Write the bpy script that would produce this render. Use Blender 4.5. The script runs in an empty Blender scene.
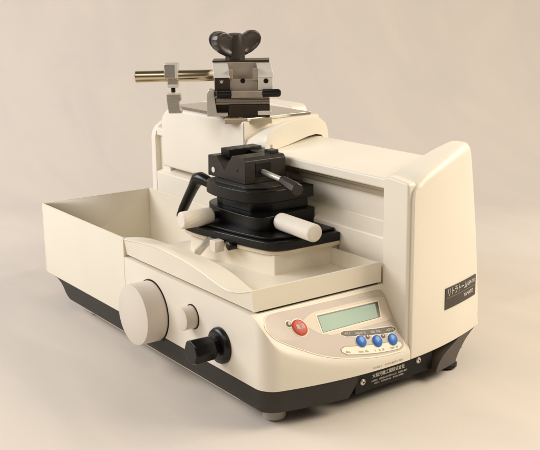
import bpy, bmesh, math, random
from mathutils import Vector, Matrix
random.seed(4)
S = 0.01                                   # everything below is written in centimetres
C = bpy.context.scene.collection
BASE = Vector((25, 14, 0))                 # origin of the instrument (cm)
ORG = {}

# ------------------------------------------------------------------ materials
def mat(name, col, rough=.45, metal=0., bump=0., bscale=400., var=0., vscale=12., coat=0., spec=.5, col2=None, emit=None):
    m = bpy.data.materials.new(name); m.use_nodes = True
    nt = m.node_tree; b = nt.nodes['Principled BSDF']; L = nt.links
    b.inputs['Base Color'].default_value = (*col, 1)
    b.inputs['Roughness'].default_value = rough
    b.inputs['Metallic'].default_value = metal
    b.inputs['Coat Weight'].default_value = coat
    b.inputs['Specular IOR Level'].default_value = spec
    tc = nt.nodes.new('ShaderNodeTexCoord')
    if var > 0 or col2:
        n = nt.nodes.new('ShaderNodeTexNoise'); n.inputs['Scale'].default_value = vscale; n.inputs['Detail'].default_value = 6
        L.new(tc.outputs['Object'], n.inputs['Vector'])
        r = nt.nodes.new('ShaderNodeValToRGB')
        r.color_ramp.elements[0].position = .3; r.color_ramp.elements[1].position = .7
        c2 = col2 or tuple(c*(1-var) for c in col)
        r.color_ramp.elements[0].color = (*c2, 1); r.color_ramp.elements[1].color = (*col, 1)
        L.new(n.outputs['Fac'], r.inputs['Fac']); L.new(r.outputs['Color'], b.inputs['Base Color'])
        rr = nt.nodes.new('ShaderNodeMapRange'); rr.inputs['To Min'].default_value = rough*.88; rr.inputs['To Max'].default_value = min(1, rough*1.12)
        n2 = nt.nodes.new('ShaderNodeTexNoise'); n2.inputs['Scale'].default_value = vscale*3.1; n2.inputs['Detail'].default_value = 5
        L.new(tc.outputs['Object'], n2.inputs['Vector'])
        L.new(n2.outputs['Fac'], rr.inputs['Value']); L.new(rr.outputs['Result'], b.inputs['Roughness'])
    if bump > 0:
        n = nt.nodes.new('ShaderNodeTexNoise'); n.inputs['Scale'].default_value = bscale; n.inputs['Detail'].default_value = 3
        L.new(tc.outputs['Object'], n.inputs['Vector'])
        bp = nt.nodes.new('ShaderNodeBump'); bp.inputs['Strength'].default_value = bump; bp.inputs['Distance'].default_value = .0004
        L.new(n.outputs['Fac'], bp.inputs['Height']); L.new(bp.outputs['Normal'], b.inputs['Normal'])
    return m
def brushed(name, col, rough, stretch=(1, 1, 60), amt=.25):
    m = mat(name, col, rough, 1.0)
    nt = m.node_tree; L = nt.links; b = nt.nodes['Principled BSDF']
    tc = nt.nodes.new('ShaderNodeTexCoord'); mp = nt.nodes.new('ShaderNodeMapping'); mp.inputs['Scale'].default_value = stretch
    n = nt.nodes.new('ShaderNodeTexNoise'); n.inputs['Scale'].default_value = 90; n.inputs['Detail'].default_value = 4
    L.new(tc.outputs['Object'], mp.inputs['Vector']); L.new(mp.outputs['Vector'], n.inputs['Vector'])
    rr = nt.nodes.new('ShaderNodeMapRange'); rr.inputs['To Min'].default_value = rough-amt*.4; rr.inputs['To Max'].default_value = rough+amt*.6
    L.new(n.outputs['Fac'], rr.inputs['Value']); L.new(rr.outputs['Result'], b.inputs['Roughness'])
    bp = nt.nodes.new('ShaderNodeBump'); bp.inputs['Strength'].default_value = .12; bp.inputs['Distance'].default_value = .0002
    L.new(n.outputs['Fac'], bp.inputs['Height']); L.new(bp.outputs['Normal'], b.inputs['Normal'])
    return m
M = {}

M['cream'] = mat('cream enamel', (.85, .785, .665), .38, bump=.12, bscale=900, var=.05, vscale=9)
M['cream_tray'] = mat('cream tray enamel', (.84, .772, .64), .36, bump=.06, bscale=600, var=.04, vscale=14)
M['cream_worn'] = mat('cream enamel with grime', (.78, .70, .56), .5, bump=.15, bscale=500, var=.07, vscale=30)
M['dark'] = mat('dark grey textured plastic', (.024, .020, .0155), .48, bump=.6, bscale=1400, var=.2, vscale=60)
M['black'] = mat('black anodised metal', (.0045, .004, .0035), .34, spec=.32, bump=.08, bscale=900, var=.3, vscale=40)
M['blackplastic'] = mat('black plastic', (.007, .006, .0055), .30, spec=.35, bump=.15, bscale=700, var=.2, vscale=50)
M['burnished'] = mat('burnished black steel', (.034, .027, .022), .38, .35, bump=.2, bscale=1100, var=.25, vscale=70)
M['knobgrey'] = mat('putty grey plastic', (.73, .66, .56), .42, bump=.15, bscale=900, var=.04, vscale=20)
M['ivory'] = mat('ivory knurled plastic', (.82, .745, .64), .5, bump=.2, bscale=900, var=.06, vscale=40)
M['steel'] = mat('machined steel', (.78, .73, .65), .32, .6, bump=.15, bscale=900, var=.12, vscale=80)
M['clipsteel'] = mat('ground steel', (.74, .69, .60), .24, .85, bump=.12, bscale=900, var=.12, vscale=90)
M['bright'] = mat('bright milled steel', (.88, .84, .76), .3, .4, bump=.12, bscale=900, var=.1, vscale=90)
M['nut'] = mat('charcoal moulded plastic', (.045, .036, .030), .30, bump=.15, bscale=800, var=.15, vscale=60)
M['steel_plate'] = mat('grey steel plate', (.66, .63, .56), .2, 1.0, bump=.15, bscale=500, var=.12, vscale=25)
M['chrome'] = mat('satin nickel', (.78, .74, .68), .3, .8, bump=.1, bscale=500, var=.06, vscale=60)
M['rod'] = brushed('polished warm steel', (.72, .61, .42), .2, (60, 60, 1), .12)
M['brownsteel'] = mat('brown blued steel', (.50, .43, .36), .34, .55, bump=.15, bscale=500, var=.2, vscale=50)
M['darksteel'] = mat('dark oiled steel', (.07, .055, .042), .38, .7, bump=.1, bscale=500, var=.25, vscale=60)
M['tansteel'] = mat('tan plated steel', (.62, .52, .37), .4, .55, bump=.1, bscale=500, var=.1, vscale=40)
M['panel'] = mat('pinkish beige panel film', (.55, .46, .385), .36, bump=.05, bscale=500, var=.04, vscale=30)
M['panel_light'] = mat('pale panel film', (.70, .60, .47), .33, bump=.05, bscale=500, var=.04, vscale=30)
M['outline'] = mat('ivory panel border', (.85, .77, .60), .35)
M['lcd'] = mat('green lcd glass', (.47, .62, .52), .4, spec=.2, var=.10, vscale=20)
M['lcd_dark'] = mat('dark lcd surround', (.035, .04, .03), .3)
M['red'] = mat('red button plastic', (.62, .075, .04), .45, coat=.0, var=.1, vscale=200)
M['blue'] = mat('blue button plastic', (.04, .19, .62), .4, coat=.2, var=.1, vscale=200)
M['printdark'] = mat('dark brown print', (.075, .055, .040), .4)
M['printwhite'] = mat('white print', (.80, .76, .68), .5)
M['printgrey'] = mat('grey print', (.30, .24, .18), .5)
M['led'] = mat('grey lamp lens', (.24, .19, .13), .25, coat=.5)
M['plate'] = mat('dark brown nameplate', (.060, .047, .034), .35, .3, bump=.1, bscale=900, var=.2, vscale=80)
M['plateblack'] = mat('black rating plate', (.005, .004, .004), .4, spec=.3, bump=.1, bscale=900)
M['foot'] = mat('pale grey rubber', (.42, .38, .33), .5, bump=.2, bscale=900)
M['legpink'] = mat('taupe plastic', (.085, .068, .056), .42, bump=.3, bscale=1200, var=.1, vscale=40)

# ------------------------------------------------------------------ mesh builder
class MB:
    def __init__(s): s.v = []; s.f = []
    def add(s, vs, fs):
        n = len(s.v); s.v += [Vector(p) for p in vs]; s.f += [[i+n for i in f] for f in fs]; return s
    def prism(s, poly, ax, a0, a1):
        # poly: 2D points in the two remaining axes in xyz order
        def P(p, a): return {'x': (a, p[0], p[1]), 'y': (p[0], a, p[1]), 'z': (p[0], p[1], a)}[ax]
        n = len(poly)
        return s.add([P(p, a0) for p in poly]+[P(p, a1) for p in poly],
                     [list(range(n))[::-1], list(range(n, 2*n))]+[[i, (i+1) % n, (i+1) % n+n, i+n] for i in range(n)])
    def box(s, x0, x1, y0, y1, z0, z1): return s.prism([(x0, y0), (x1, y0), (x1, y1), (x0, y1)], 'z', z0, z1)
    def lathe(s, p0, d, prof, n=48, flute=0, nf=0, twist=0.):
        d = Vector(d).normalized(); u = d.orthogonal().normalized(); w = d.cross(u); p0 = Vector(p0)
        vs = []; fs = []
        for k, (t, r) in enumerate(prof):
            for i in range(n):
                a = 2*math.pi*i/n + twist*t
                rr = r
                if flute: rr = r*(1-flute*(.5+.5*math.cos(nf*2*math.pi*i/n)))
                vs.append(p0+d*t+(u*math.cos(a)+w*math.sin(a))*rr)
        m = len(prof)
        for k in range(m-1):
            for i in range(n):
                j = (i+1) % n; fs.append([k*n+i, k*n+j, (k+1)*n+j, (k+1)*n+i])
        fs.append(list(range(n))[::-1]); fs.append([(m-1)*n+i for i in range(n)])
        return s.add(vs, fs)
    def xf(s, mtx):
        s.v = [mtx @ p for p in s.v]; return s
    def build(s, name, m, parent=None, bevel=0., seg=3, angle=32, label=None, kind=None):
        c = sum(s.v, Vector())/len(s.v)
        me = bpy.data.meshes.new(name)
        me.from_pydata([tuple((p-c)*S) for p in s.v], [], s.f)
        bm = bmesh.new(); bm.from_mesh(me); bmesh.ops.remove_doubles(bm, verts=bm.verts, dist=1e-6)
        bmesh.ops.recalc_face_normals(bm, faces=bm.faces)
        for f in bm.faces: f.smooth = True
        for e in bm.edges:
            if len(e.link_faces) == 2 and e.calc_face_angle(0) > math.radians(angle): e.smooth = False
        bm.to_mesh(me); bm.free()
        me.materials.append(M[m] if isinstance(m, str) else m)
        o = bpy.data.objects.new(name, me); C.objects.link(o)
        ORG[o] = c
        if parent: o.parent = parent; o.location = (c-ORG[parent])*S
        else: o.location = c*S
        if bevel:
            b = o.modifiers.new('bevel', 'BEVEL'); b.width = bevel*S; b.segments = seg; b.limit_method = 'ANGLE'
            b.angle_limit = math.radians(angle); b.harden_normals = True; b.miter_outer = 'MITER_ARC'
        if label: o['label'] = label
        if kind: o['kind'] = kind
        return o
def rpoly(pts, r, n=5):
    """round the corners of a 2D polygon; r one number or one per corner"""
    out = []
    N = len(pts)
    for i, p in enumerate(pts):
        rr = r[i] if isinstance(r, (list, tuple)) else r
        p = Vector(p); a = Vector(pts[i-1])-p; b = Vector(pts[(i+1) % N])-p
        if rr <= 0: out.append(tuple(p)); continue
        ang = a.angle(b)
        d = min(rr/math.tan(ang/2), a.length*.48, b.length*.48)
        A = p+a.normalized()*d; B = p+b.normalized()*d
        for k in range(n+1):
            t = k/n; out.append(tuple(A*(1-t)**2+p*2*t*(1-t)+B*t*t))
    return out
def arcp(ctrl, n=6):
    out = []
    for i in range(len(ctrl)-1):
        p0 = Vector(ctrl[max(i-1, 0)]); p1 = Vector(ctrl[i]); p2 = Vector(ctrl[i+1]); p3 = Vector(ctrl[min(i+2, len(ctrl)-1)])
        for q in range(n):
            t = q/n; out.append(tuple(.5*((2*p1)+(-p0+p2)*t+(2*p0-5*p1+4*p2-p3)*t*t+(-p0+3*p1-3*p2+p3)*t**3)))
    return out+[tuple(ctrl[-1])]
def interp(x, xs, ys):
    if x <= xs[0]: return ys[0]
    for i in range(1, len(xs)):
        if x <= xs[i]:
            t = (x-xs[i-1])/(xs[i]-xs[i-1]); return ys[i-1]+(ys[i]-ys[i-1])*t
    return ys[-1]
def smooth_interp(x, xs, ys):
    # monotone-ish Catmull-Rom
    if x <= xs[0]: return ys[0]
    if x >= xs[-1]: return ys[-1]
    i = max(k for k in range(len(xs)) if xs[k] <= x); i = min(i, len(xs)-2)
    h = xs[i+1]-xs[i]; t = (x-xs[i])/h
    def sl(k):
        a = max(k-1, 0); b = min(k+1, len(xs)-1); return (ys[b]-ys[a])/(xs[b]-xs[a])
    m0, m1 = sl(i)*h, sl(i+1)*h
    return (2*t**3-3*t*t+1)*ys[i]+(t**3-2*t*t+t)*m0+(-2*t**3+3*t*t)*ys[i+1]+(t**3-t*t)*m1
def X(y): return 53.6-((y-13.5)/16.8)**2*3.3          # plan curve of the bulged right-hand end
ZY = [0, .25, 1, 2.2, 4, 7.2, 12.2, 17]; ZZ = [10.9, 10.1, 8.6, 7.5, 6.66, 5.65, 4.95, 4.9]
def zl(y): return smooth_interp(y, ZY, ZZ)
def Xr(y, r=1.5): return X(y) if y >= r else X(y)-r+math.sqrt(max(0, r*r-(r-y)**2))
def PS(y, t, off=0.):
    def p(y, t): return Vector((49.5+(Xr(max(y, 0), 1.5)-49.5)*t, y, 11.2+(zl(y)-11.2)*t))
    q = p(y, t)
    if off:
        n = (p(y+.05, t)-p(y-.05, t)).cross(p(y, t+.02)-p(y, t-.02)).normalized()
        if n.x < 0: n = -n
        q = q+n*off
    return q
def panel_poly(poly, off, thick, name, m, parent, centre=None):
    """a film laid on the sloping panel: poly in (y,t); triangulated fan from its centre in rings so it follows the curve"""
    n = len(poly); cy = sum(p[0] for p in poly)/n; ct = sum(p[1] for p in poly)/n
    mb = MB(); rings = 5; vs = []; fs = []
    for k in range(rings+1):
        s_ = 1-k/rings*.98
        for p in poly: vs.append(PS(cy+(p[0]-cy)*s_, ct+(p[1]-ct)*s_, off))
    for k in range(rings):
        for i in range(n):
            j = (i+1) % n; fs.append([k*n+i, k*n+j, (k+1)*n+j, (k+1)*n+i])
    fs.append([rings*n+i for i in range(n)])
    b0 = len(vs)
    for p in poly: vs.append(PS(p[0], p[1], off-thick))
    for i in range(n):
        j = (i+1) % n; fs.append([i, j, b0+j, b0+i])
    return mb.add(vs, fs).build(name, m, parent, angle=40)
def text_flat(body, size, align='CENTER', res=3):
    cu = bpy.data.curves.new('txt', 'FONT'); cu.body = body; cu.size = size; cu.align_x = align; cu.align_y = 'CENTER'; cu.resolution_u = res
    o = bpy.data.objects.new('txt', cu); C.objects.link(o)
    dg = bpy.context.evaluated_depsgraph_get(); me = bpy.data.meshes.new_from_object(o.evaluated_get(dg))
    vs = [v.co.copy() for v in me.vertices]; fs = [list(p.vertices) for p in me.polygons]
    bpy.data.objects.remove(o); bpy.data.curves.remove(cu); bpy.data.meshes.remove(me)
    return vs, fs
def text_map(body, size, fn, name, m, parent, bold=0., align='CENTER', width=None):
    vs, fs = text_flat(body, size, align)
    if width:
        w = max(v.x for v in vs)-min(v.x for v in vs)
        for v in vs: v.x *= width/w
    mb = MB()
    reps = [(0, 0)] if not bold else [(-bold, 0, ), (bold, 0), (0, bold*.6), (0, -bold*.6)]
    for k, (dx, dy) in enumerate(reps):
        mb.add([fn(v.x+dx, v.y+dy, k*.0012) for v in vs], fs)
    return mb.build(name, m, parent)

def empty(name, parent=None, at=BASE):
    o = bpy.data.objects.new(name, None); C.objects.link(o); o.empty_display_size = .02
    ORG[o] = Vector(at)
    if parent: o.parent = parent; o.location = (ORG[o]-ORG[parent])*S
    else: o.location = ORG[o]*S
    return o

# ------------------------------------------------------------------ the instrument
root = empty('microtome')
root['label'] = 'cream sliding microtome with black specimen clamp and steel knife holder, standing alone on beige cloth'
root['category'] = 'microtome'

# ---- housing (lower body, right-hand end bulged)
def section(y):
    xe = Xr(y); pts = [(23.55, 3.9), (23.55, 11.15), (48, 11.15), (49.5, 11.15)]
    for t in (.15, .3, .45, .6, .75, .88, .96): p = PS(y, t); pts.append((p.x, p.z-.04))
    z = zl(y); pts += [(xe-.05, z-.08), (xe, z-.28), (xe, (z+3.9)/2), (xe, 3.9)]
    return pts
ys = [0, .04, .12, .25, .4, .6, .8, 1.05, 1.3, 1.6, 2, 2.6, 3.3, 4, 5, 6, 7, 8, 9, 10, 11, 12, 13, 14, 15, 16, 16.9]
mb = MB(); n = len(section(0)); vs = []
for y in ys:
    for (x, z) in section(y): vs.append((x, y, z))
fs = []
for k in range(len(ys)-1):
    for i in range(n):
        j = (i+1) % n; fs.append([k*n+i, k*n+j, (k+1)*n+j, (k+1)*n+i])
fs += [list(range(n))[::-1], [(len(ys)-1)*n+i for i in range(n)]]
housing = mb.add(vs, fs).build('housing', 'cream', root, angle=38)
MB().box(23.8, 49.2, 1.0, 16.2, 11.1, 11.42).build('shadow_gap', 'dark', root)  # dark slab added to stand in for the shaded gap under the tray

# ---- rear housing carrying the rail
MB().prism([(17, 3.9), (17, 15.9), (19.4, 16.75), (19.5, 21.3), (25.5, 21.3), (29.8, 15.9), (29.8, 3.9)], 'x', .3, 49.6).build('rear_housing', 'cream', root, bevel=.18)
MB().prism([(17, 21.05), (17, 22.15), (25, 23.32), (25.9, 22.9), (25.9, 21.05)], 'x', 1.5, 49.6).build('rail', 'cream', root, bevel=.22, seg=4)
MB().box(2, 49.4, 18.2, 19.6, 20.45, 21.1).build('guide_bar', 'tansteel', root, bevel=.05)
MB().box(2, 49.4, 18.75, 19.6, 19.75, 20.45).build('guide_bar', 'tansteel', root, bevel=.05)

# ---- end covers
OUT = [(17.0, 3.85), (17.0, 12), (17.0, 21.6), (17.35, 22.45), (18.6, 22.95), (21.2, 23.8), (24.4, 24.75), (26.4, 25.2), (27.0, 25.25), (27.45, 24.95), (27.75, 23.9), (28.65, 18.65), (29.75, 11.6), (30.45, 6.8), (30.5, 3.85)]
def shell(outline, xout, xin_f, rr_f, name, m, sgn=1):
    # resample the outline
    pts = []
    N = len(outline)
    for i in range(N):
        a = Vector(outline[i]); b = Vector(outline[(i+1) % N]); L = (b-a).length; k = max(1, int(L/.8))
        for q in range(k): pts.append(a.lerp(b, q/k))
    # light smoothing, keeping bottom corners
    for it in range(2):
        new = []
        for i, p in enumerate(pts):
            if p.y < 4.6 or p.y < 21 and p.x < 17.2: new.append(p); continue
            new.append((pts[i-1]+p*2+pts[(i+1) % len(pts)])/4)
        pts = new
    n = len(pts); c = sum(pts, Vector((0, 0)))/n
    nor = []
    for i in range(n):
        t = (pts[(i+1) % n]-pts[i-1]); q = Vector((t.y, -t.x)).normalized()
        if q.dot(c-pts[i]) < 0: q = -q
        nor.append(q)
    rings = []
    rings.append([Vector((xin_f(p), p.x, p.y)) for p in pts])
    for k in range(0, 7):
        a = math.pi/2*k/6
        ring = []
        for p, q in zip(pts, nor):
            r = rr_f(p); d = r*(1-math.cos(a)); pp = p+q*d
            ring.append(Vector((xout(pp.x)-sgn*r*(1-math.sin(a)), pp.x, pp.y)))
        rings.append(ring)
    last = rings[-1]
    for k in range(1, 10):
        s_ = 1-k/10
        rings.append([Vector((xout(c.x+(v.y-c.x)*s_), c.x+(v.y-c.x)*s_, c.y+(v.z-c.y)*s_)) for v in last])
    mb = MB(); vs = [v for r in rings for v in r]; fs = []
    for k in range(len(rings)-1):
        for i in range(n):
            j = (i+1) % n; fs.append([k*n+i, k*n+j, (k+1)*n+j, (k+1)*n+i])
    fs.append(list(range(n))[::-1]); fs.append([(len(rings)-1)*n+i for i in range(n)])
    return mb.add(vs, fs).build(name, m, root, angle=50)
def isfront(p): return p.x < 17.2 and p.y < 21.9
cover = shell(OUT, X, lambda p: X(p.x)-.42 if isfront(p) else 49.4, lambda p: .16 if isfront(p) else (.12 if p.y < 4.5 else interp(p.y, [4.5, 15, 23, 25], [.45, .6, 1.0, 1.0])), 'end_cover', 'cream')
# column core in front of the cover: the flat face beside the rail, rounded at the top
core = rpoly([(49.3, 3.95), (49.3, 22.72), (53.08, 22.28), (53.08, 3.95)], [0, 1.0, .5, 0], 8)
MB().prism(core, 'y', 16.55, 17.7).build('column', 'cream', root, bevel=.28, seg=5, angle=50)
MB().prism([(49.35, 4.1), (49.35, 21.7), (51.6, 21.7), (51.6, 4.1)], 'y', 17.7, 22).build('column_core', 'cream', root)
# left-hand cover, mirrored
OUTL = [(p[0]-.05, p[1]) for p in OUT]
shell(OUTL, lambda y: -.55+((y-24)/16)**2*.6, lambda p: 1.2, lambda p: .12 if p.y < 4.5 else interp(p.y, [4.5, 15, 24, 26], [.5, .6, .9, 1.2]), 'end_cover', 'cream', -1)

MB().prism(rpoly([(17.7, 15.5), (17.7, 20.8), (19.6, 22.3), (25.5, 22.8), (25.8, 15.5)], [0, .6, 1, .8, 0]), 'x', 1.0, 3.9).build('end_stop', 'cream', root, bevel=.1)
# ---- section tray: deep bin at the left, shallow pan at the right with a scooped hand rest
FX = [23.55, 24.0, 27.6, 31.6, 34.75, 37.8, 40.7, 43.5, 45.3, 46.7, 48.4, 49.5]
FZ = [13.30, 13.35, 13.74, 14.0, 13.92, 13.74, 13.35, 12.83, 12.66, 12.81, 13.25, 13.58]
IX = [23.55, 24.2, 26, 30.6, 34.1, 40, 44.5, 46.5, 48, 49.28]
IY = [.26, 1.4, 2.35, 2.7, 3.0, 2.75, 2.6, 2.6, 2.6, 2.6]
mb = MB()
# bin walls
mb.box(0, .22, 0, 16.3, 3.95, 13.4); mb.box(.22, 23.45, 0, .22, 3.95, 13.4); mb.box(.22, 49.2, 16.1, 16.32, 4.6, 13.42)
mb.box(.22, 23.45, .22, 16.1, 4.2, 4.6); mb.box(23.2, 23.45, .22, 16.1, 4.6, 11.6)
tray = mb.build('section_tray', 'cream_tray', root, bevel=.05, seg=2)
mb = MB()
mb.box(23.55, 49.28, .8, 16.05, 11.42, 11.62)
mb.prism([(.03, 13.55), (16.32, 13.55), (16.32, 11.42), (.28, 11.42)], 'x', 49.28, 49.5)
vs = []; fs = []; K = 70
for k in range(K+1):
    x = 23.55+(49.28-23.55)*k/K
    zf = smooth_interp(x, FX, FZ); yi = smooth_interp(x, IX, IY); zi = smooth_interp(x, [23.55, 38, 41, 43.5, 46, 49.28], [13.45, 13.45, 13.3, 12.9, 12.3, 11.8])
    mid = []
    for q in range(0, 7):
        t = q/6; zz = zf+(zi-zf)*(t*t*(3-2*t)); mid.append((x, .06+(yi-.06)*t, zz))
    sec = [(x, .35, 11.42), (x, .10, zf-.14), (x, 0, zf-.07)]+mid+[(x, yi+.06, zi-.1), (x, yi+.3, min(12.2, zi-.12)), (x, yi+.6, 11.62), (x, yi+.9, 11.5), (x, .6, 11.45)]
    m_ = len(sec); vs += sec
for k in range(K):
    for i in range(m_):
        j = (i+1) % m_; fs.append([k*m_+i, k*m_+j, (k+1)*m_+j, (k+1)*m_+i])
fs += [list(range(m_))[::-1], [K*m_+i for i in range(m_)]]
mb.add(vs, fs)
mb.build('hand_rest', 'cream_tray', root, angle=40)

# ---- dark base with its feet
def base_outline(x0, ins, y1):
    pts = [(x0, ins)]
    for y in (0, .1, .3, .6, 1, 1.5, 2, 3, 4, 5, 6, 7, 8, 9, 9.8, y1): 
        if y <= y1: pts.append((Xr(max(y-ins, 0))-ins, max(y, ins)))
    pts.append((x0, y1)); return pts
mb = MB()
# long front skirt: profile in x-z swept in y, curved under at its left end, plus bulged right end
prof_z = [3.9, 3.75, 3.3, 2.8, 2.3, 1.9, 1.62]
prof_x = [.7, 3.4, 4.6, 5.3, 5.8, 6.25, 6.8]
vs = []; fs = []; rows = []
yl = [.12, .22, .4, .7, 1.05, 1.5, 2, 3, 4, 5, 6, 7, 8, 9, 10]
for z, x0 in zip(prof_z, prof_x):
    row = [(x0, .12+max(0, 2.2-z)*.22, z)]
    tap = max(0, 2.2-z)*.22
    ye = 9.35+(z-2.3)*.62
    for y in yl:
        yy = min(y, ye); row.append((Xr(max(yy-.1, 0))-.1-tap, max(yy, .12+tap), z))
    row.append((45, ye, z)); row.append((45, 15, z)); row.append((x0, 15, z)); rows.append(row)
n = len(rows[0]); vs = [p for r in rows for p in r]
for k in range(len(rows)-1):
    for i in range(n):
        j = (i+1) % n; fs.append([k*n+i, (k+1)*n+i, (k+1)*n+j, k*n+j])
fs += [list(range(n)), [(len(rows)-1)*n+i for i in range(n)][::-1]]
base = mb.add(vs, fs).build('base', 'dark', root, angle=40)
# belly plate, visible as a thin bright edge below the skirt
MB().box(7.5, 46.5, .42, 28.5, 1.40, 1.52).build('belly_plate', 'steel', root)
MB().box(8, 50.2, 9.8, 28, 1.55, 3.88).build('undercarriage', 'blackplastic', root, bevel=.1)
# rear leg: a tapering block that follows the bulge
def legmesh():
    mb = MB(); rows = []
    for z, ya, yb in [(z, smooth_interp(-z, [-3.9, -3.5, -3.1, -2.7, -2.1, -1.3, -.5], [26.6, 25.4, 24.2, 23.1, 22.1, 21.5, 21.4]), smooth_interp(-z, [-3.9, -3.5, -3.1, -2.6, -2.1, -1.3, -.5], [30.2, 28.7, 27.6, 26.8, 26.1, 25.4, 25.0])) for z in [3.9-.13*k for k in range(23)]]:
        K_ = 10; row = []
        for k in range(K_+1):
            y = ya+(yb-ya)*k/K_; row.append((X(y)-.12, y, z))
        row += [(47, yb, z), (47, ya, z)]; rows.append(row)
    n = len(rows[0]); fs = []
    for k in range(len(rows)-1):
        for i in range(n):
            j = (i+1) % n; fs.append([k*n+i, (k+1)*n+i, (k+1)*n+j, k*n+j])
    fs += [list(range(n)), [(len(rows)-1)*n+i for i in range(n)][::-1]]
    return mb.add([p for r in rows for p in r], fs)
leg = legmesh().build('rear_leg', 'legpink', root, bevel=.08, angle=40)
for (x, y, par, mm) in ((49.2, 2.7, base, 'foot'), (9.5, 2.9, base, 'foot'), (50.2, 25.6, leg, 'blackplastic'), (9.5, 26, base, 'foot')):
    MB().lathe((x, y, 0), (0, 0, 1), [(0, 1.0), (.12, 1.15), (.5, 1.15), (.6, .8), (1.2, .8)] if par is leg else [(0, 1.0), (.12, 1.15), (1.0, 1.15), (1.05, .8), (1.6, .8)], 40).build('foot', mm, par, bevel=.03, seg=2)

# rating plate, recessed between base and rear leg
A = Vector((52.25, 10.6, 0)); B_ = Vector((51.9, 21.6, 0)); D = (B_-A).normalized(); Nn = Vector((D.y, -D.x, 0))
def RP(a, h, o=0.): return A+D*a+Vector((0, 0, h))+Nn*o
mb = MB(); Lp = (B_-A).length
mb.add([RP(0, 1.25, -.6), RP(Lp, 1.25, -.6), RP(Lp, 3.88, -.6), RP(0, 3.88, -.6), RP(0, 1.25), RP(Lp, 1.25), RP(Lp, 3.88), RP(0, 3.88)],
       [[0, 1, 2, 3], [4, 5, 6, 7], [0, 1, 5, 4], [1, 2, 6, 5], [2, 3, 7, 6], [3, 0, 4, 7]])
rp = mb.build('rating_plate', 'plateblack', root, bevel=.04)
text_map('大和光機工業株式会社', .5, lambda x, y, o: RP(4.6+x, 2.62+y, .02+o), 'lettering', 'printwhite', rp, bold=.012, width=4.6)
def ticks(fn, a0, a1, h, hh, name, m, parent, w=.16, gap=.1, seed=1):
    rnd = random.Random(seed); mb = MB(); a = a0
    while a < a1:
        ww = w*rnd.uniform(.5, 1.3); k = rnd.random()
        if k > .12:
            for (b0, b1, c0, c1) in ((0, ww, hh*.35, hh*.5), (0, ww*.25, -hh*.5, hh*.5), (ww*.65, ww*.9, -hh*.5, hh*rnd.uniform(0, .5)), (0, ww, -hh*.5, -hh*.32))[rnd.randint(0, 1):rnd.randint(3, 4)]:
                mb.add([fn(a+b0, h+c0), fn(a+b1, h+c0), fn(a+b1, h+c1), fn(a+b0, h+c1)], [[0, 1, 2, 3]])
        a += ww+gap
    return mb.build(name, m, parent)
ticks(lambda a, h: RP(a, h, .02), 2.2, 7.1, 2.12, .18, 'small_print', 'printwhite', rp, .16, .06, 3)
ticks(lambda a, h: RP(a, h, .02), 2.6, 6.8, 1.8, .16, 'small_print', 'printwhite', rp, .14, .06, 5)
for a, h in ((.95, 2.4), (8.9, 2.75)):
    p = RP(a, h, .0)
    sc = MB().lathe(p, Nn, [(0, .34), (.1, .34), (.2, .22), (.22, .05)], 28).build('screw', 'steel', rp)
    MB().lathe(p+Nn*.215, Nn, [(0, .11), (.02, .11)], 6).build('hex_socket', 'blackplastic', sc)
# faint grey print on the cream lip above the rating plate
ticks(lambda a, z: Vector((Xr(a)+.012, a, z+.0)), 11.8, 16.2, 4.25, .2, 'small_print', 'printgrey', housing, .2, .1, 8)

# ---- control panel
def curve_pts(ctrl, n=8):
    out = []
    N = len(ctrl)
    for i in range(N):
        p0, p1, p2, p3 = (Vector(ctrl[(i+k-1) % N]) for k in range(4))
        for q in range(n):
            t = q/n
            out.append(tuple(.5*((2*p1)+(-p0+p2)*t+(2*p0-5*p1+4*p2-p3)*t*t+(-p0+3*p1-3*p2+p3)*t**3)))
    return out
def chain(*pts): return list(pts)
def closed(ctrl, n=5):
    return curve_pts(ctrl, n)
border = closed([(1.0, .30), (1.35, .12), (2.4, .05), (6, .045), (10, .045), (14, .045), (15.8, .055), (16.35, .14), (16.45, .4), (16.5, .7), (16.45, .9), (15.9, .965), (14.9, .97), (12, .95), (9.5, .93), (7.5, .905), (5.8, .87), (4.3, .82), (3.1, .77), (2.1, .735), (1.3, .70), (.85, .60), (.82, .45)])
def inset(poly, dy, dt):
    # shrink by moving every point along the inward normal, scaled to the two axes
    out = []; n = len(poly); area = sum(poly[i-1][0]*poly[i][1]-poly[i][0]*poly[i-1][1] for i in range(n))
    for i in range(n):
        a = Vector(poly[i-1]); b = Vector(poly[(i+1) % n]); t = b-a; t = Vector((t.x, t.y*6.5)); q = Vector((-t.y, t.x)).normalized()
        if area < 0: q = -q
        out.append((poly[i][0]+q.x*dy, poly[i][1]+q.y*dy/6.5))
    return out
pan = panel_poly(border, .03, .06, 'control_panel', 'outline', root)
inner = inset(border, .13, 0)
panel_poly(inner, .045, .02, 'panel_film', 'panel', pan)
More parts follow.
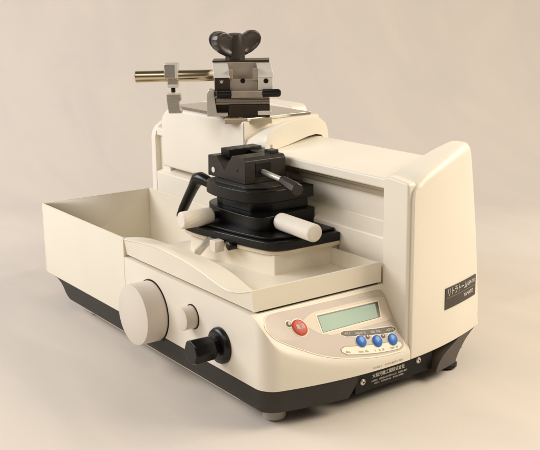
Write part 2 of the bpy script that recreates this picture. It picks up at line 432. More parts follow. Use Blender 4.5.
# paler window field round the display
field = rpoly([(5.6, .30), (6.9, .17), (15.1, .165), (15.9, .2), (15.9, .5), (8.5, .545), (6.4, .50)], .02)
field = [(5.0, .33), (6.0, .22), (7.0, .175), (9, .17), (15.2, .165), (15.95, .19), (16.0, .5), (15.2, .515), (11, .53), (8, .56), (6.7, .52)]
panel_poly(field, .06, .02, 'display_field', 'panel_light', pan)
lcdo = [(6.95, .215), (15.15, .205), (14.75, .47), (6.95, .535)]
panel_poly(lcdo, .075, .02, 'display_border', 'outline', pan)
disp = panel_poly([(7.12, .24), (14.98, .23), (14.62, .445), (7.12, .51)], .09, .02, 'display', 'lcd_dark', pan)
panel_poly([(7.16, .26), (14.55, .25), (14.25, .436), (7.16, .502)], .10, .015, 'display_glass', 'lcd', disp)
def PF(y0, t0, slope=0.):
    # local frame on the panel: a to the right along y, b up the slope (cm)
    Lt = (PS(y0, 1)-PS(y0, 0)).length
    return lambda a, b, o=0.: PS(y0+a, t0-(b)/Lt+slope*a, .07+o)
text_map('RETRATOME', .34, lambda x, y, o: PF(14.2, .118)(x, y, .0+o), 'lettering', 'printwhite', pan, width=2.5)
# red power button and its lamp
def disc_ring(y0, t0, r, h, name, m, parent, dome=.3, n=32, ry=1.0):
    c = PS(y0, t0, .05); e1 = (PS(y0+.1, t0)-PS(y0-.1, t0)).normalized(); e2 = (PS(y0, t0-.03)-PS(y0, t0+.03)).normalized(); nn = e1.cross(e2)
    if nn.x < 0: nn = -nn
    mb = MB(); vs = []; fs = []
    prof = [(0, 1.0), (h*.6, 1.0), (h*.85, .93), (h, .8), (h+dome*.1, .5), (h+dome*.12, .2)]
    for (z, k) in prof:
        for i in range(n):
            a = 2*math.pi*i/n; vs.append(c+e1*math.cos(a)*r*k+e2*math.sin(a)*r*k*ry+nn*z)
    for k in range(len(prof)-1):
        for i in range(n):
            j = (i+1) % n; fs.append([k*n+i, k*n+j, (k+1)*n+j, (k+1)*n+i])
    fs += [list(range(n))[::-1], [(len(prof)-1)*n+i for i in range(n)]]
    return mb.add(vs, fs).build(name, m, parent, angle=50), (c, e1, e2, nn)
b, _ = disc_ring(3.62, .325, .42, .02, 'lamp_ring', 'outline', pan)
b, _ = disc_ring(3.62, .325, .30, .06, 'indicator_lamp', 'led', pan)
b, _ = disc_ring(4.68, .40, .96, .03, 'button_ring', 'outline', pan)
b, (c, e1, e2, nn) = disc_ring(4.68, .40, .83, .16, 'power_button', 'red', pan)
b['label'] = 'red round power button with two white characters'
text_map('電源', .5, lambda x, y, o: c+e1*x+e2*y+nn*(.215+o), 'lettering', 'printwhite', b, bold=.004)
# dark and pale legend strips with the three blue buttons
def strip(yc0, tc0, yc1, tc1, hw, sag, n=14):
    top = []; bot = []
    for k in range(n+1):
        u = k/n; y = yc0+(yc1-yc0)*u; t = tc0+(tc1-tc0)*u-sag*math.sin(math.pi*u)
        e = hw*min(1, math.sqrt(max(0.0, 1-((abs(u-.5)*2-.94)/.06)**2))) if abs(u-.5)*2 > .94 else hw
        e = max(e, hw*.35); top.append((y, t-e)); bot.append((y, t+e))
    return top+bot[::-1]
panel_poly(strip(9.0, .555, 16.05, .655, .052, .0), .06, .02, 'legend_border', 'outline', pan)
panel_poly(strip(9.12, .557, 15.95, .654, .041, .0), .072, .02, 'legend_strip', 'printdark', pan)
panel_poly(strip(8.4, .80, 16.1, .875, .066, .0), .06, .02, 'legend_border', 'printgrey', pan)
panel_poly(strip(8.5, .80, 16.0, .875, .058, .0), .072, .02, 'legend_strip', 'outline', pan)
def leg_fn(t0, t1, y0, y1): return lambda a, h: PS(a, t0+(t1-t0)*(a-y0)/(y1-y0)-h, .085)
def leg_fn(t0, t1): return lambda a, h: PS(a, t0+(t1-t0)*(a-9)/7-h, .088)
for (y0, y1, s_) in ((9.5, 10.1, 1), (10.8, 12.0, 2), (12.7, 13.9, 3), (14.6, 15.6, 4)):
    ticks(leg_fn(.556, .652), y0, y1, 0, .030, 'legend_print', 'printwhite', pan, .11, .035, s_)
for (y0, y1, s_) in ((8.95, 9.55, 5), (10.4, 11.5, 6), (12.4, 13.5, 7), (14.4, 15.4, 8)):
    ticks(leg_fn(.828, .900), y0, y1, 0, .026, 'legend_print', 'printgrey', pan, .11, .035, s_)
for (y, t) in ((11.15, .705), (13.1, .745), (15.05, .78)):
    disc_ring(y, t, .68, .03, 'button_ring', 'outline', pan, ry=1.05)
    disc_ring(y, t, .58, .22, 'menu_button', 'blue', pan, dome=.6, ry=1.05)
for (y, t) in ((12.15, .66), (14.1, .70)):
    disc_ring(y, t, .24, .04, 'indicator_lamp', 'led', pan)

# ---- nameplate on the end cover
def NP(a, h, o=0.):                         # a along the bulge from the near edge, h up
    y = 22.5+a*.955; y2 = y; sl = -2*(y2-13.5)/16.8**2*3.3; nrm = Vector((1, -sl, 0)).normalized()
    return Vector((X(y2), y2, h))+nrm*o
mb = MB(); K = 12; vs = []; fs = []
for k in range(K+1):
    a = 6.9*k/K
    vs += [NP(a, 7.85, -.02), NP(a, 7.85, .07), NP(a, 10.2, .07), NP(a, 10.2, -.02)]
for k in range(K):
    for i in range(4):
        j = (i+1) % 4; fs.append([k*4+i, k*4+j, (k+1)*4+j, (k+1)*4+i])
fs += [[0, 1, 2, 3], [K*4+i for i in (3, 2, 1, 0)]]
plate = mb.add(vs, fs).build('nameplate', 'plate', root)
text_map('リトラトーム', 1.0, lambda x, y, o: NP(2.55+x, 9.6+y, .085+o), 'lettering', 'printwhite', plate, bold=.006, width=4.1)
text_map('REM-710', .62, lambda x, y, o: NP(5.65+x, 9.62+y, .085+o), 'lettering', 'printwhite', plate, bold=.01, width=1.75)
text_map('YAMATO', .6, lambda x, y, o: NP(5.1+x, 8.55+y, .085+o), 'lettering', 'printwhite', plate, bold=.008, width=2.3)
mb = MB(); 
for k in range(20):
    a, a2 = .35+6.2*k/20, .35+6.2*(k+1)/20
    mb.add([NP(a, 9.03, .085), NP(a2, 9.03, .085), NP(a2, 9.09, .085), NP(a, 9.09, .085)], [[0, 1, 2, 3]])
mb.build('ruled_line', 'printgrey', plate)

# ---- carriage sliding on the rail
x0c = 3.5; mb = MB(); vs = []; fs = []
secx = [0, .03, .1, .2, .35, .6, .9, 1.25, 1.65, 2.1, 2.6, 3.1, 20.25, 20.38, 20.44, 20.5]
secd = []
for q in secx:
    d = 3.1-math.sqrt(max(0, 3.1**2-(3.1-q)**2)) if q < 3.1 else 0
    e = .45-math.sqrt(max(0, .45**2-(.45-q)**2)) if q < .45 else max(0, (q-20.38)*.9)
    zt = 25.32-d*.85; yf = 16.65+e
    secd.append((x0c+q, rpoly([(yf, 17.05+e*.6), (yf, zt), (28.3, zt+.05), (28.6, 17.2), (26.3, 17.2)], [.35, .45, .6, .2, 0], 6)))
n = len(secd[0][1])
for x, pr in secd: vs += [(x, p[0], p[1]) for p in pr]
for k in range(len(secd)-1):
    for i in range(n):
        j = (i+1) % n; fs.append([k*n+i, k*n+j, (k+1)*n+j, (k+1)*n+i])
fs += [list(range(n))[::-1], [(len(secd)-1)*n+i for i in range(n)]]
carriage = mb.add(vs, fs).build('carriage', 'cream', root, angle=40)
# arched skirt at its right-hand end
def arch(dz, dy=0.):
    top = [(16.75+dy, 17.4), (16.75+dy, 20.5), (16.75+dy, 23.1+dz), (17.1+dy, 24.15+dz), (18.2, 24.85+dz), (19.6, 25.3+dz), (21, 25.6+dz), (22.5, 25.72+dz), (24, 25.7+dz), (25.2, 25.5+dz), (25.9, 24.95+dz), (26.25, 24.1+dz), (26.4, 22.5), (26.5, 21.0)]
    inn = [(26.0, 21.0), (25.95, 22.7), (25.3, 23.42), (24.4, 23.6), (23.2, 23.45), (21.8, 23.1), (20.2, 22.7), (18.7, 22.42), (17.6, 22.28), (17.03, 22.18), (17.02, 21.0), (17.02, 20), (17.02, 19), (17.02, 17.4)]
    return top+inn
mb = MB(); secs = [(23.6, -1.05), (24.3, -1.0), (24.9, -.85), (25.6, -.6), (26.4, -.34), (27.2, -.14), (27.9, -.02), (28.2, -.03), (28.33, -.10)]
vs = []; fs = []
for x, dz in secs:
    for (y, z) in arch(dz): vs.append((x, y, z))
n = len(arch(0))
for k in range(len(secs)-1):
    for i in range(n):
        j = (i+1) % n; fs.append([k*n+i, k*n+j, (k+1)*n+j, (k+1)*n+i])
fs.append([(len(secs)-1)*n+i for i in range(n)]); fs.append(list(range(n))[::-1])
skirt = mb.add(vs, fs).build('carriage_skirt', 'cream', carriage, angle=50)
# rear hump behind the plate
MB().prism(rpoly([(10, 24.2), (10, 25.9), (17.9, 25.9), (18.6, 24.2)], [0, .7, 1.2, 0], 6), 'y', 28.2, 31).build('rear_hump', 'cream', carriage, bevel=.4, seg=4)
MB().box(23.99, 24.02, 16.64, 16.72, 22.9, 25.2).build('seam', 'printgrey', carriage)
splate = MB().prism([(6.2, 17.15), (24.1, 17.15), (24.1, 26.9), (6.2, 26.9)], 'z', 25.36, 25.72).build('top_plate', 'steel_plate', carriage, bevel=.04, seg=2)

# ---- knife holder, set obliquely on the plate
O = Vector((22.0, 17.7, 25.74)); U = Vector((.579, .815, 0)); W = Vector((.815, -.579, 0)); Z = Vector((0, 0, 1))
KX = Matrix(((U.x, W.x, 0, O.x), (U.y, W.y, 0, O.y), (0, 0, 1, O.z), (0, 0, 0, 1)))   # local: x right, y towards the lens, z up
cz = lambda px: (px-241.3)/8.12
hz = lambda py: (115.7-py)/8.13
def kbox(x0, x1, y0, y1, z0, z1): return MB().box(cz(x0), cz(x1), y0, y1, hz(z1), hz(z0)).xf(KX)
kh = MB().box(cz(216), cz(268), -5.2, -.9, 0.02, hz(98)).xf(KX).build('knife_holder', 'darksteel', root, bevel=.08)
kh['label'] = 'oblique knife holder of bright and blackened steel blocks on the carriage plate'
def kpart(mb, name, m, bevel=.05, parent=kh, seg=2): return mb.build(name, m, parent, bevel=bevel, seg=seg)
# foot pieces
kpart(MB().prism([(cz(207.5), hz(115)), (cz(207.5), hz(92)), (cz(210), hz(88.5)), (cz(214.5), hz(90)), (cz(217), hz(112)), (cz(228), hz(112.2)), (cz(228), hz(115))], 'y', -1.6, .6).xf(KX), 'angle_bracket', 'steel', .04)
kpart(kbox(225, 272, -3.2, 1.75, 116.6, 121.6), 'clamp_shoe', 'tansteel', .08)
kpart(kbox(229, 270, -3.0, .55, 104, 116.3), 'dovetail_block', 'darksteel', .06)
kpart(kbox(258, 272, .0, .95, 110, 114), 'latch', 'bright', .05)
kpart(kbox(216, 270, -4.2, .3, 97.5, 103.8), 'swivel_block', 'brownsteel', .08)
# jaw body
kpart(kbox(215, 270, -5.0, -1.2, 63, 97), 'jaw_body', 'brownsteel', .06)
kpart(kbox(213, 270, -5.1, -1.3, 61.3, 62.9), 'top_cap', 'darksteel', .05)
def cheek(x0, x1, x0b, x1b):               # bright sloping cheek
    v = [(cz(x0), -1.25, hz(63.5)), (cz(x1), -1.25, hz(63.5)), (cz(x1b), .55, hz(77)), (cz(x0b), .55, hz(77)),
         (cz(x0), -3, hz(63.5)), (cz(x1), -3, hz(63.5)), (cz(x1b), -3, hz(77)), (cz(x0b), -3, hz(77))]
    return MB().add(v, [[0, 1, 2, 3], [4, 5, 6, 7], [0, 1, 5, 4], [1, 2, 6, 5], [2, 3, 7, 6], [3, 0, 4, 7]]).xf(KX)
kpart(cheek(213, 228, 215, 231), 'cheek_plate', 'bright', .05)
kpart(cheek(257, 271, 259, 274.5), 'cheek_plate', 'bright', .05)
kpart(kbox(215.5, 230, -2.5, .5, 77.2, 89.5), 'jaw_block', 'darksteel', .05)
kpart(kbox(258.5, 273, -2.5, .5, 77.2, 89.5), 'jaw_block', 'bright', .05)
kpart(kbox(230.2, 258.3, -2.5, .15, 79, 91), 'jaw_lip', 'brownsteel', .08)
kpart(kbox(229.6, 233.5, -2.0, .3, 69.5, 79), 'jaw_tab', 'brownsteel', .05)
kpart(kbox(253.6, 259.2, -2.0, .4, 68.5, 80), 'jaw_tab', 'brownsteel', .05)
def kcyl(px, py, y0, y1, r, axis='y', n=28):
    d = {'y': (0, 1, 0), 'x': (1, 0, 0), 'z': (0, 0, 1)}[axis]
    return MB().lathe((cz(px), y0, hz(py)), d, [(0, r*.92), (.04, r), (y1-y0-.04, r), (y1-y0, r*.92)], n).xf(KX)
kpart(kcyl(222.5, 81, .4, .56, .2), 'grub_screw', 'steel', 0)
kpart(kcyl(266.5, 80.5, .4, .56, .24), 'grub_screw', 'black', 0)
kpart(MB().lathe((cz(243.5), .1, hz(80.4)), (0, 1, 0), [(0, .3), (.08, .3)], 24).xf(Matrix.Identity(4)).xf(KX), 'grub_screw', 'black', 0)
# knurled clamping bar across the front
kpart(MB().lathe((cz(217), .85, hz(92.8)), (1, 0, 0), [(0, .25), (.15, .48), (cz(232)-cz(217), .48)], 48, .06, 24).xf(KX), 'knurled_bar', 'blackplastic', 0)
kpart(MB().lathe((cz(263), .85, hz(92.3)), (1, 0, 0), [(0, .48), (1.9, .48), (2.12, .40), (2.25, .2)], 48, .06, 24).xf(KX), 'knurled_bar', 'blackplastic', 0)
kpart(MB().box(cz(232), cz(263), .4, 1.25, hz(96.5), hz(90)).xf(KX), 'bar_block', 'brownsteel', .08)
# three-lobed hand nut on top
def lobe_poly():
    # front-view silhouette of the two wings, in cm about the nut's axis
    P = [(-.95, -1.7), (-1.2, -1.45), (-2.2, -.95), (-2.9, -.45), (-3.3, .1), (-3.35, .75), (-3.1, 1.3), (-2.6, 1.6), (-2.0, 1.6), (-1.3, 1.25), (-.9, 1.15)]
    return P+[(-x, z+.12) for x, z in P[::-1]]
kn = Vector((cz(235.6), -3.0, hz(46.5)))
TK = KX @ Matrix.Translation(kn)
wing = MB().lathe((0, 0, -1.95), (0, 0, 1), [(0, 1.0), (.1, 1.2), (.5, 1.25), (2.6, 1.2), (3.15, 1.12), (3.35, .7), (3.4, .2)], 40).xf(TK)
hn = wing.build('hand_nut', 'nut', kh)
for sgn, yawd in ((-1, 22), (1, -22), (-1, -42)):
    pts = [(.55, -1.35), (1.2, -1.4), (2.0, -1.05), (2.75, -.5), (3.2, .05), (3.35, .7), (3.1, 1.3), (2.55, 1.62), (1.9, 1.6), (1.2, 1.2), (.55, 1.05)]
    pts = [(sgn*a, b_+(.1 if sgn > 0 else 0)) for a, b_ in pts]
    pts = rpoly(pts, .6, 4)
    # rims and dished centre: concentric rings on both faces
    n = len(pts); c2 = Vector((sgn*2.25, .35)); mb = MB(); vs = []; fs = []
    prof = [(.97, -.6), (1, -.45), (1.0, .45), (.97, .6), (.90, .68), (.74, .66), (.64, .56), (.4, .50), (.05, .49)]
    for (k, yy) in prof:
        for p in pts: q = c2+(Vector(p)-c2)*k; vs.append((q.x, yy, q.y))
    for k in range(len(prof)-1):
        for i in range(n):
            j = (i+1) % n; fs.append([k*n+i, k*n+j, (k+1)*n+j, (k+1)*n+i])
    fs += [list(range(n))[::-1], [(len(prof)-1)*n+i for i in range(n)]]
    rot = Matrix.Rotation(math.radians(yawd), 4, 'Z')
    mb.add(vs, fs).xf(TK @ rot).build('wing', 'nut', hn, angle=60)
MB().lathe((cz(235.6), -3.0, hz(62)), (0, 0, 1), [(0, 1.2), (.3, 1.2), (.35, 1.0), (.8, 1.0)], 36).xf(KX).build('washer', 'brownsteel', hn)
# support rod with its sliding clip
rodc = hz(76.3)
kpart(MB().lathe((cz(134.5), -2.2, rodc-.06), (1, 0, .006), [(0, .60), (.08, .72), (cz(214)-cz(134.5)-.1, .72), (cz(214)-cz(134.5), .66)], 48).xf(KX), 'rod', 'rod', 0)
clip = kpart(kbox(164.8, 178.4, -3.2, -1.0, 63.5, 78.5), 'rod_clip', 'clipsteel', .13)
kpart(kbox(167.5, 178, -2.9, -1.3, 78.6, 87.5), 'clip_neck', 'clipsteel', .12, clip)
kpart(kcyl(172.5, 93, -0, .9, .27, 'z').xf(Matrix.Translation(W*-2.1)), 'clip_pin', 'black', 0, clip)
kpart(MB().prism([(cz(166), hz(101)), (cz(166), hz(94)), (cz(180), hz(94)), (cz(180.5), hz(101)), (cz(178), hz(102)), (cz(179), hz(109)), (cz(181), hz(111)), (cz(181), hz(113.6)), (cz(167.5), hz(113.6))], 'y', -2.9, -1.3).xf(KX), 'clip_fork', 'clipsteel', .1, clip)
kpart(kbox(175.6, 178.6, -3.1, -.93, 64, 78), 'clip_key', 'bright', .05, clip)
kpart(kbox(168, 178, -2.85, -1.2, 84.5, 87.6), 'clip_key', 'bright', .05, clip)
for px, py in ((222.5, 81), (266.5, 80.5)):
    kpart(MB().lathe((cz(px), .44, hz(py)), (0, 1, 0), [(0, .33), (.05, .33), (.09, .27)], 28).xf(KX), 'screw_ring', 'darksteel', 0)
for z_ in (98.8, 101.2): kpart(MB().box(cz(216.5), cz(269.5), .28, .33, hz(z_+.35), hz(z_)).xf(KX), 'scribed_line', 'darksteel', 0)
# ---- specimen clamp on its orientable head
block_poly = [(41.7, 16.9), (41.4, 8.6), (37.4, 7.75), (33, 7.1), (29, 6.7), (26.6, 7.2), (25.2, 9.0), (24.6, 12), (24.6, 16.9)]
MB().prism([(41.7, 16.9)]+arcp([(41.35, 8.6), (39.3, 8.05), (35.5, 7.35), (31.5, 6.8), (28.6, 6.55), (26.7, 7.1), (25.4, 8.4), (24.7, 10.4), (24.6, 16.9)]), 'z', 11.5, 13.75).build('pedestal', 'cream_tray', root, bevel=.08, angle=25)
rim = [(42.1, 16.9), (41.75, 8.35), (37.5, 7.45), (32, 6.6), (28, 6.15), (25.8, 6.7), (24.4, 9), (24, 12), (24, 16.9)]
MB().prism([(42.1, 16.9)]+arcp([(42.0, 12), (41.85, 9.8), (41.1, 8.45), (39.5, 7.8), (35.5, 7.0), (31.5, 6.35), (28.4, 6.1), (26.2, 6.65), (24.9, 8.0), (24.1, 10.1), (24, 16.9)]), 'z', 13.75, 14.2).build('pedestal_rim', 'panel_light', root, bevel=.06, angle=25)
sh = MB().prism([(42.15, 16.95)]+arcp([(42.1, 12), (41.95, 9.6), (41.2, 8.2), (39.5, 7.55), (35.5, 6.75), (31.5, 6.1), (28.4, 5.85), (26, 6.4), (24.6, 7.8), (23.9, 10), (23.8, 16.95)]), 'z', 14.22, 15.2).build('specimen_head', 'black', root, bevel=.18, angle=25)
sh['label'] = 'black orientable specimen head of stacked round-fronted plates'
def hp(mb, name, m, bevel=.05, parent=sh, seg=3, angle=32): return mb.build(name, m, parent, bevel=bevel, seg=seg, angle=angle)
hp(MB().prism(arcp([(37.3, 17.2), (37.6, 13.5), (38.1, 11), (38.0, 9.4), (36.9, 8.7), (34.5, 8.45), (31, 8.45), (28.4, 8.9), (26.7, 10), (25.9, 12.4), (25.9, 17.2)]), 'z', 15.2, 17.1), 'lower_stage', 'black', .1, angle=25)
hp(MB().prism(rpoly([(36.6, 17), (36.3, 12), (35, 10), (30, 9.6), (28, 10), (27.2, 12), (27.2, 17)], .6, 5), 'z', 17.1, 18.3), 'stage_neck', 'black', .05, angle=25)
hp(MB().prism(arcp([(37, 17.3), (37.1, 13), (36.9, 10.9), (35.9, 9.4), (33.8, 8.75), (31, 8.5), (28.8, 8.7), (27, 9.3), (26, 10.9), (25.6, 13.5), (25.8, 17.3)]), 'z', 18.25, 19.62), 'upper_stage', 'black', .12, angle=25)
hp(MB().prism(rpoly([(35.9, 17), (36, 11.4), (34.9, 9.6), (29, 9.3), (26.8, 11), (26.8, 17)], .8, 5), 'z', 19.62, 19.82), 'stage_ring', 'burnished', .04, angle=25)
hp(MB().prism([(41.2, 16.9)]+arcp([(41.2, 12), (41.0, 9.8), (40.2, 8.5), (38.6, 7.9), (35.3, 7.25), (31.5, 6.75), (28.6, 6.6), (26.7, 7.2), (25.5, 8.5), (24.9, 10.4), (24.8, 16.9)]), 'z', 15.2, 15.5), 'graduated_ring', 'black', .1, angle=25)
hp(MB().box(31.2, 32.4, 14.6, 15.8, 22.7, 23.15), 'clamp_stop', 'black', .08)
# V-block vise
vz0, vz1 = 19.83, 22.5
vp = [(25.5, vz0), (33.3, vz0), (33.3, vz1-.1), (32.9, vz1+.25), (30.7, vz1+.25), (28.95, 20.85), (27.3, vz1-.15), (25.6, vz1-.25)]
vise = hp(MB().prism(vp, 'y', 10.5, 16.1), 'vise_block', 'burnished', .06)
hp(MB().box(26.5, 28.3, 11.7, 16.3, 22.0, 23.05), 'clamp_jaw', 'black', .08, vise)
hp(MB().box(28.3, 30.4, 14.4, 15.9, 21.6, 22.75), 'clamp_jaw', 'black', .08, vise)
hp(MB().lathe((30.3, 16.3, 22.6), (0, 0, 1), [(0, .22), (.8, .22)], 16), 'clamp_pin', 'ivory', 0, vise)
hp(MB().lathe((26.7, 10.48, 20.6), (0, -1, 0), [(0, .34), (.03, .34)], 24), 'vise_hole', 'ivory', 0, vise)
hp(MB().lathe((31.7, 10.48, 21.2), (0, -1, 0), [(0, .14), (.03, .14)], 16), 'vise_hole', 'black', 0, vise)
hp(MB().box(33.2, 33.36, 11.9, 14.0, 20.5, 22.1), 'vise_slot', 'black', .02, vise)
p0 = Vector((33.3, 12.9, 21.05)); p1 = Vector((37.4, 12.6, 20.75)); p2 = Vector((41.0, 12.1, 20.2))
hp(MB().lathe(p0, p1-p0, [(0, .30), ((p1-p0).length, .30)], 28), 'screw_rod', 'steel', 0, vise)
hp(MB().lathe(p1, p2-p1, [(-.1, .36), (.15, .56), (1.2, .62), (2.6, .72), (3.4, .72), (3.5, .64)], 8), 'screw_handle', 'burnished', 0, vise)
# ivory adjusting knobs
def knob(p0, d, L, r, name):
    d = Vector(d).normalized(); p0 = Vector(p0)
    prof = [(0, r*.8), (.12, r*.98)]+[(.12+(L-.3)*k/14, r) for k in range(1, 15)]+[(L-.06, r*.95), (L, r*.84)]
    o = hp(MB().lathe(p0, d, prof, 160, .035, 40, .32), name, 'ivory', 0, angle=60)
    hp(MB().lathe(p0+d*(L-.02), d, [(0, r*.84), (.05, r*.80)], 48), 'end_cap', 'ivory', 0, o)
    return o
knob((30.4, 7.75, 16.2), (0, -1, 0), 4.0, .98, 'adjusting_knob')
knob((38.4, 11.5, 16.5), (1, -.01, -.018), 6.3, .97, 'adjusting_knob')
hp(MB().lathe((30.4, 8.9, 16.2), (0, -1, 0), [(0, .42), (1.0, .42)], 24), 'knob_shaft', 'black', 0)
hp(MB().lathe((37.2, 11.5, 16.45), (1, 0, 0), [(0, .45), (1.3, .45)], 24), 'knob_shaft', 'black', 0)
# swing lever at the left
def bar(pts, name, m, parent, n=16, flat=1.0, fdir=Vector((0, 1, 0))):
    mb = MB(); vs = []; fs = []
    for k, (p, r) in enumerate(pts):
        p = Vector(p); a = Vector(pts[max(k-1, 0)][0]); b_ = Vector(pts[min(k+1, len(pts)-1)][0]); d = (b_-a).normalized()
        u = (fdir-d*fdir.dot(d)).normalized(); w = d.cross(u)
        for i in range(n):
            t = 2*math.pi*i/n; vs.append(p+u*math.cos(t)*r*flat+w*math.sin(t)*r)
    for k in range(len(pts)-1):
        for i in range(n):
            j = (i+1) % n; fs.append([k*n+i, k*n+j, (k+1)*n+j, (k+1)*n+i])
    fs += [list(range(n))[::-1], [(len(pts)-1)*n+i for i in range(n)]]
    return mb.add(vs, fs).build(name, m, parent, angle=50)
lv = bar([((26.4, 10.4, 18.8), .6), ((25.4, 10.2, 19.15), .70), ((24.6, 10.05, 19.3), .78), ((23.9, 10, 19.15), .80), ((23.4, 10, 18.6), .74), ((22.8, 10, 17.9), .66), ((21.6, 10, 16.5), .62), ((20.4, 10, 15.0), .60), ((19.5, 10, 13.8), .52), ((19.3, 10, 13.5), .25)], 'swing_lever', 'blackplastic', sh)
# small steel tommy lever and hexagonal bolt below the head
bar([((32.3, 6.7, 14.3), .42), ((31.9, 5.9, 13.5), .42), ((31.5, 5.1, 12.55), .44), ((31.4, 4.95, 12.35), .25)], 'tommy_lever', 'chrome', sh, n=6)
hp(MB().lathe((34.3, 7.4, 13.9), (0, -1, 0), [(0, .4), (1.2, .4)], 20), 'bolt_shank', 'steel', 0)
hp(MB().box(33.75, 34.9, 5.3, 6.5, 13.2, 14.45), 'square_nut', 'ivory', .08)
hp(MB().lathe((36.0, 7.8, 14.0), (0, -1, 0), [(0, .45), (1.5, .45), (1.6, .3)], 20), 'stud', 'black', 0)

# ---- hand dials on the front
def dial(x, z, r, L, name, m, e=.1, n=96):
    o = MB().lathe((x, -.05, z), (0, -1, 0), [(0, r*.985), (.1, r*.985), (.1, r), (L-e, r), (L-e*.3, r-e*.3), (L, r-e)], n).build(name, m, root, angle=28)
    MB().lathe((x, .02, z), (0, -1, 0), [(0, r+.14), (.045, r+.14)], 64).build('dial_recess', 'blackplastic', o)
    return o
dial(30.0, 6.42, 3.42, 2.5, 'large_dial', 'knobgrey', .08)
dial(38.55, 8.05, 1.22, 1.35, 'small_dial', 'knobgrey', .08)
bk = MB().lathe((44.0, .0, 6.55), (0, -1, 0), [(0, 1.88), (.25, 1.88), (.5, 1.75), (.62, 1.3), (.65, .7)], 56).build('drive_knob', 'blackplastic', root, angle=50)
MB().lathe((44.0, -.5, 6.55), (0, -1, 0), [(0, .7), (.55, .7)], 32).build('knob_neck', 'blackplastic', bk)
MB().lathe((44.0, -1.0, 6.55), (0, -1, 0), [(0, 1.0), (.25, 1.28), (2.35, 1.34), (2.6, 1.2)], 8).build('knob_grip', 'blackplastic', bk, bevel=.12, seg=3)

# ------------------------------------------------------------------ camera (fitted to the photograph)
yaw, pitch, roll, fpx = math.radians(144.62582276), math.radians(13.92561503), math.radians(-.78359663), 980.3774575430888
cam_pos = Vector((122.22004069, -49.34555747, 41.75663112))
f = Vector((math.cos(yaw)*math.cos(pitch), math.sin(yaw)*math.cos(pitch), -math.sin(pitch)))
r = Vector((math.sin(yaw), -math.cos(yaw), 0)); u = r.cross(f)
r2 = r*math.cos(roll)+u*math.sin(roll); u2 = -r*math.sin(roll)+u*math.cos(roll)
cd = bpy.data.cameras.new('camera'); cam = bpy.data.objects.new('camera', cd); C.objects.link(cam)
cd.sensor_width = 36; cd.sensor_fit = 'HORIZONTAL'; cd.lens = 36*fpx/540; cd.clip_start = .05; cd.clip_end = 50
mw = Matrix((r2, u2, -f)).transposed().to_4x4(); mw.translation = cam_pos*S; cam.matrix_world = mw
bpy.context.scene.camera = cam

# ------------------------------------------------------------------ cloth sweep
m = mat('beige backdrop cloth', (.60, .53, .44), .85, spec=.2)
nt = m.node_tree; L = nt.links; b = nt.nodes['Principled BSDF']
tc = nt.nodes.new('ShaderNodeTexCoord')
mp = nt.nodes.new('ShaderNodeMapping'); mp.inputs['Rotation'].default_value = (0, 0, math.radians(20)); mp.inputs['Scale'].default_value = (1.2, 3.4, 1.5)
n1 = nt.nodes.new('ShaderNodeTexNoise'); n1.inputs['Scale'].default_value = 3.2; n1.inputs['Detail'].default_value = 3; n1.inputs['Distortion'].default_value = .6
L.new(tc.outputs['Object'], mp.inputs['Vector']); L.new(mp.outputs['Vector'], n1.inputs['Vector'])
rp_ = nt.nodes.new('ShaderNodeValToRGB'); rp_.color_ramp.elements[0].position = .35; rp_.color_ramp.elements[1].position = .65
rp_.color_ramp.elements[0].color = (.655, .600, .535, 1); rp_.color_ramp.elements[1].color = (.700, .628, .550, 1)
L.new(n1.outputs['Fac'], rp_.inputs['Fac']); L.new(rp_.outputs['Color'], b.inputs['Base Color'])
n2 = nt.nodes.new('ShaderNodeTexNoise'); n2.inputs['Scale'].default_value = 900; n2.inputs['Detail'].default_value = 2
L.new(tc.outputs['Object'], n2.inputs['Vector'])
bp = nt.nodes.new('ShaderNodeBump'); bp.inputs['Strength'].default_value = .25; bp.inputs['Distance'].default_value = .0004
L.new(n2.outputs['Fac'], bp.inputs['Height'])
n3 = nt.nodes.new('ShaderNodeTexNoise'); n3.inputs['Scale'].default_value = 3.2; n3.inputs['Detail'].default_value = 3; n3.inputs['Roughness'].default_value = .45; n3.inputs['Distortion'].default_value = .3
L.new(mp.outputs['Vector'], n3.inputs['Vector'])
bp3 = nt.nodes.new('ShaderNodeBump'); bp3.inputs['Strength'].default_value = .22; bp3.inputs['Distance'].default_value = .006
L.new(n3.outputs['Fac'], bp3.inputs['Height']); L.new(bp3.outputs['Normal'], bp.inputs['Normal'])
L.new(bp.outputs['Normal'], b.inputs['Normal'])
M['cloth'] = m
fh = Vector((f.x, f.y, 0)).normalized(); rh = Vector((fh.y, -fh.x, 0))
from mathutils import noise
FOLDS = [(24, -12, 46, -17, 1.1, .16), (6, -13, 14, 0, 1.3, -.14), (33, -2, 53, -6, 1.2, .15), (54, 28, 66, 26, 1.2, .18), (62, 8, 69, 24, 1.3, -.16), (39, 44, 40, 58, 1.6, .3), (-13, -4, -15, 8, 1.6, .3), (17, -7, 39, -8, 1.0, .12), (57, 2, 56, 15, 1.1, .13), (48, 38, 62, 44, 1.6, .22), (-4, -10, 18, -15, 1.3, .16)]
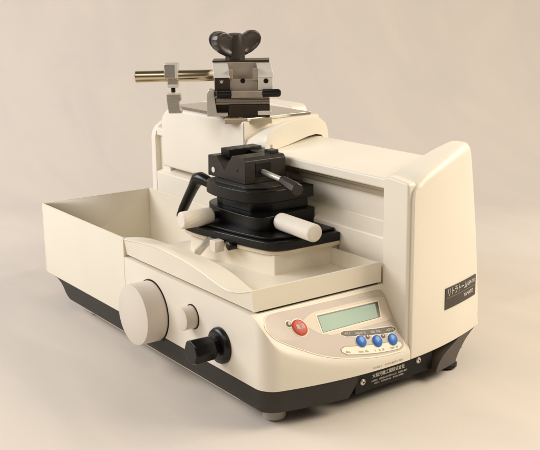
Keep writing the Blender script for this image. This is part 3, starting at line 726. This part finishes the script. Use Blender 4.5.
def sweep_pt(s_, w):
    # s_: distance along the sheet from under the camera; w: sideways
    R_ = 55; d0 = 185
    if s_ < d0: d, z, nx, nz = s_, 0, 0, 1
    else:
        a = min((s_-d0)/R_, math.radians(88)); rest = max(0, s_-d0-R_*math.radians(88))
        d = d0+R_*math.sin(a)+rest*math.cos(a); z = R_*(1-math.cos(a))+rest*math.sin(a); nx, nz = -math.sin(a), math.cos(a)
    p = Vector((s_*.010+w*.004, w*.016-s_*.006, 1.3))
    h = noise.noise(p)*.8+noise.noise(p*2.3)*.28
    k = 0.12+.9*max(0, min(1, (s_-d0+10)/60))
    h *= k*1.6
    q = Vector((cam_pos.x, cam_pos.y, 0))+fh*d+rh*w
    near = max(0, min(1, (max(-q.x-1, q.x-54, -q.y-2, q.y-31, 0)-.5)/4))
    for (ax, ay, bx, by, wd, hh) in FOLDS:
        a_ = Vector((ax, ay)); b_ = Vector((bx, by)); t_ = max(0, min(1, (Vector((q.x, q.y))-a_).dot(b_-a_)/(b_-a_).length_squared))
        c_ = a_.lerp(b_, t_); dd = (Vector((q.x, q.y))-c_).length+noise.noise(Vector((q.x*.08, q.y*.08, 5)))*1.2
        h += near*hh*math.exp(-(dd/(wd*.8))**2)*(math.sin(math.pi*min(1, max(0, t_*.8+.1))))
    return Vector((cam_pos.x, cam_pos.y, 0))+fh*(d+nx*h)+rh*w+Vector((0, 0, z-.0+nz*(h-k*1.6)))
mb = MB(); NS, NW = 330, 300; vs = []; fs = []
for i in range(NS+1):
    for j in range(NW+1): vs.append(sweep_pt(-60+500*i/NS, -230+460*j/NW))
for i in range(NS):
    for j in range(NW): a = i*(NW+1)+j; fs.append([a, a+1, a+NW+2, a+NW+1])
sheet = mb.add(vs, fs).build('backdrop', 'cloth', None, kind='structure', angle=180)

# ------------------------------------------------------------------ lights
def area(name, pos, target, size, power, col, sy=None):
    ld = bpy.data.lights.new(name, 'AREA'); ld.energy = power; ld.color = col; ld.shape = 'RECTANGLE'; ld.size = size; ld.size_y = sy or size
    o = bpy.data.objects.new(name, ld); C.objects.link(o); o.location = Vector(pos)*S
    d = (Vector(target)-Vector(pos)); o.rotation_euler = d.to_track_quat('-Z', 'Y').to_euler(); return o
WL = (.99, .99, 1.02); WR = (1, .893, .72)
area('left_softbox', (-70, -90, 90), (15, 8, 12), .7, 15.2, WL)
area('key_softbox', (-30, -150, 125), (20, 8, 10), .8, 10.3, WL)
area('front_softbox', (60, -150, 110), (30, 8, 10), .8, 4.8, (1, .93, .83))
area('right_softbox', (110, 90, 90), (45, 20, 14), .6, 11, WR)
area('right_far_softbox', (165, 95, 115), (45, 20, 14), .8, 5, WR)
area('backdrop_softbox', (72, 138, 105), (60, 40, 14), .7, 8, (1, .92, .87))
area('camera_side_softbox', (130, -70, 160), (30, 12, 10), .8, 5, (1, .89, .74))
w = bpy.data.worlds.new('World'); bpy.context.scene.world = w; w.use_nodes = True
bg = w.node_tree.nodes['Background']; bg.inputs[0].default_value = (1, .92, .84, 1); bg.inputs[1].default_value = .09
sc = bpy.context.scene
sc.view_settings.view_transform = 'Standard'; sc.view_settings.look = 'None'; sc.view_settings.gamma = 1; sc.view_settings.exposure = 0
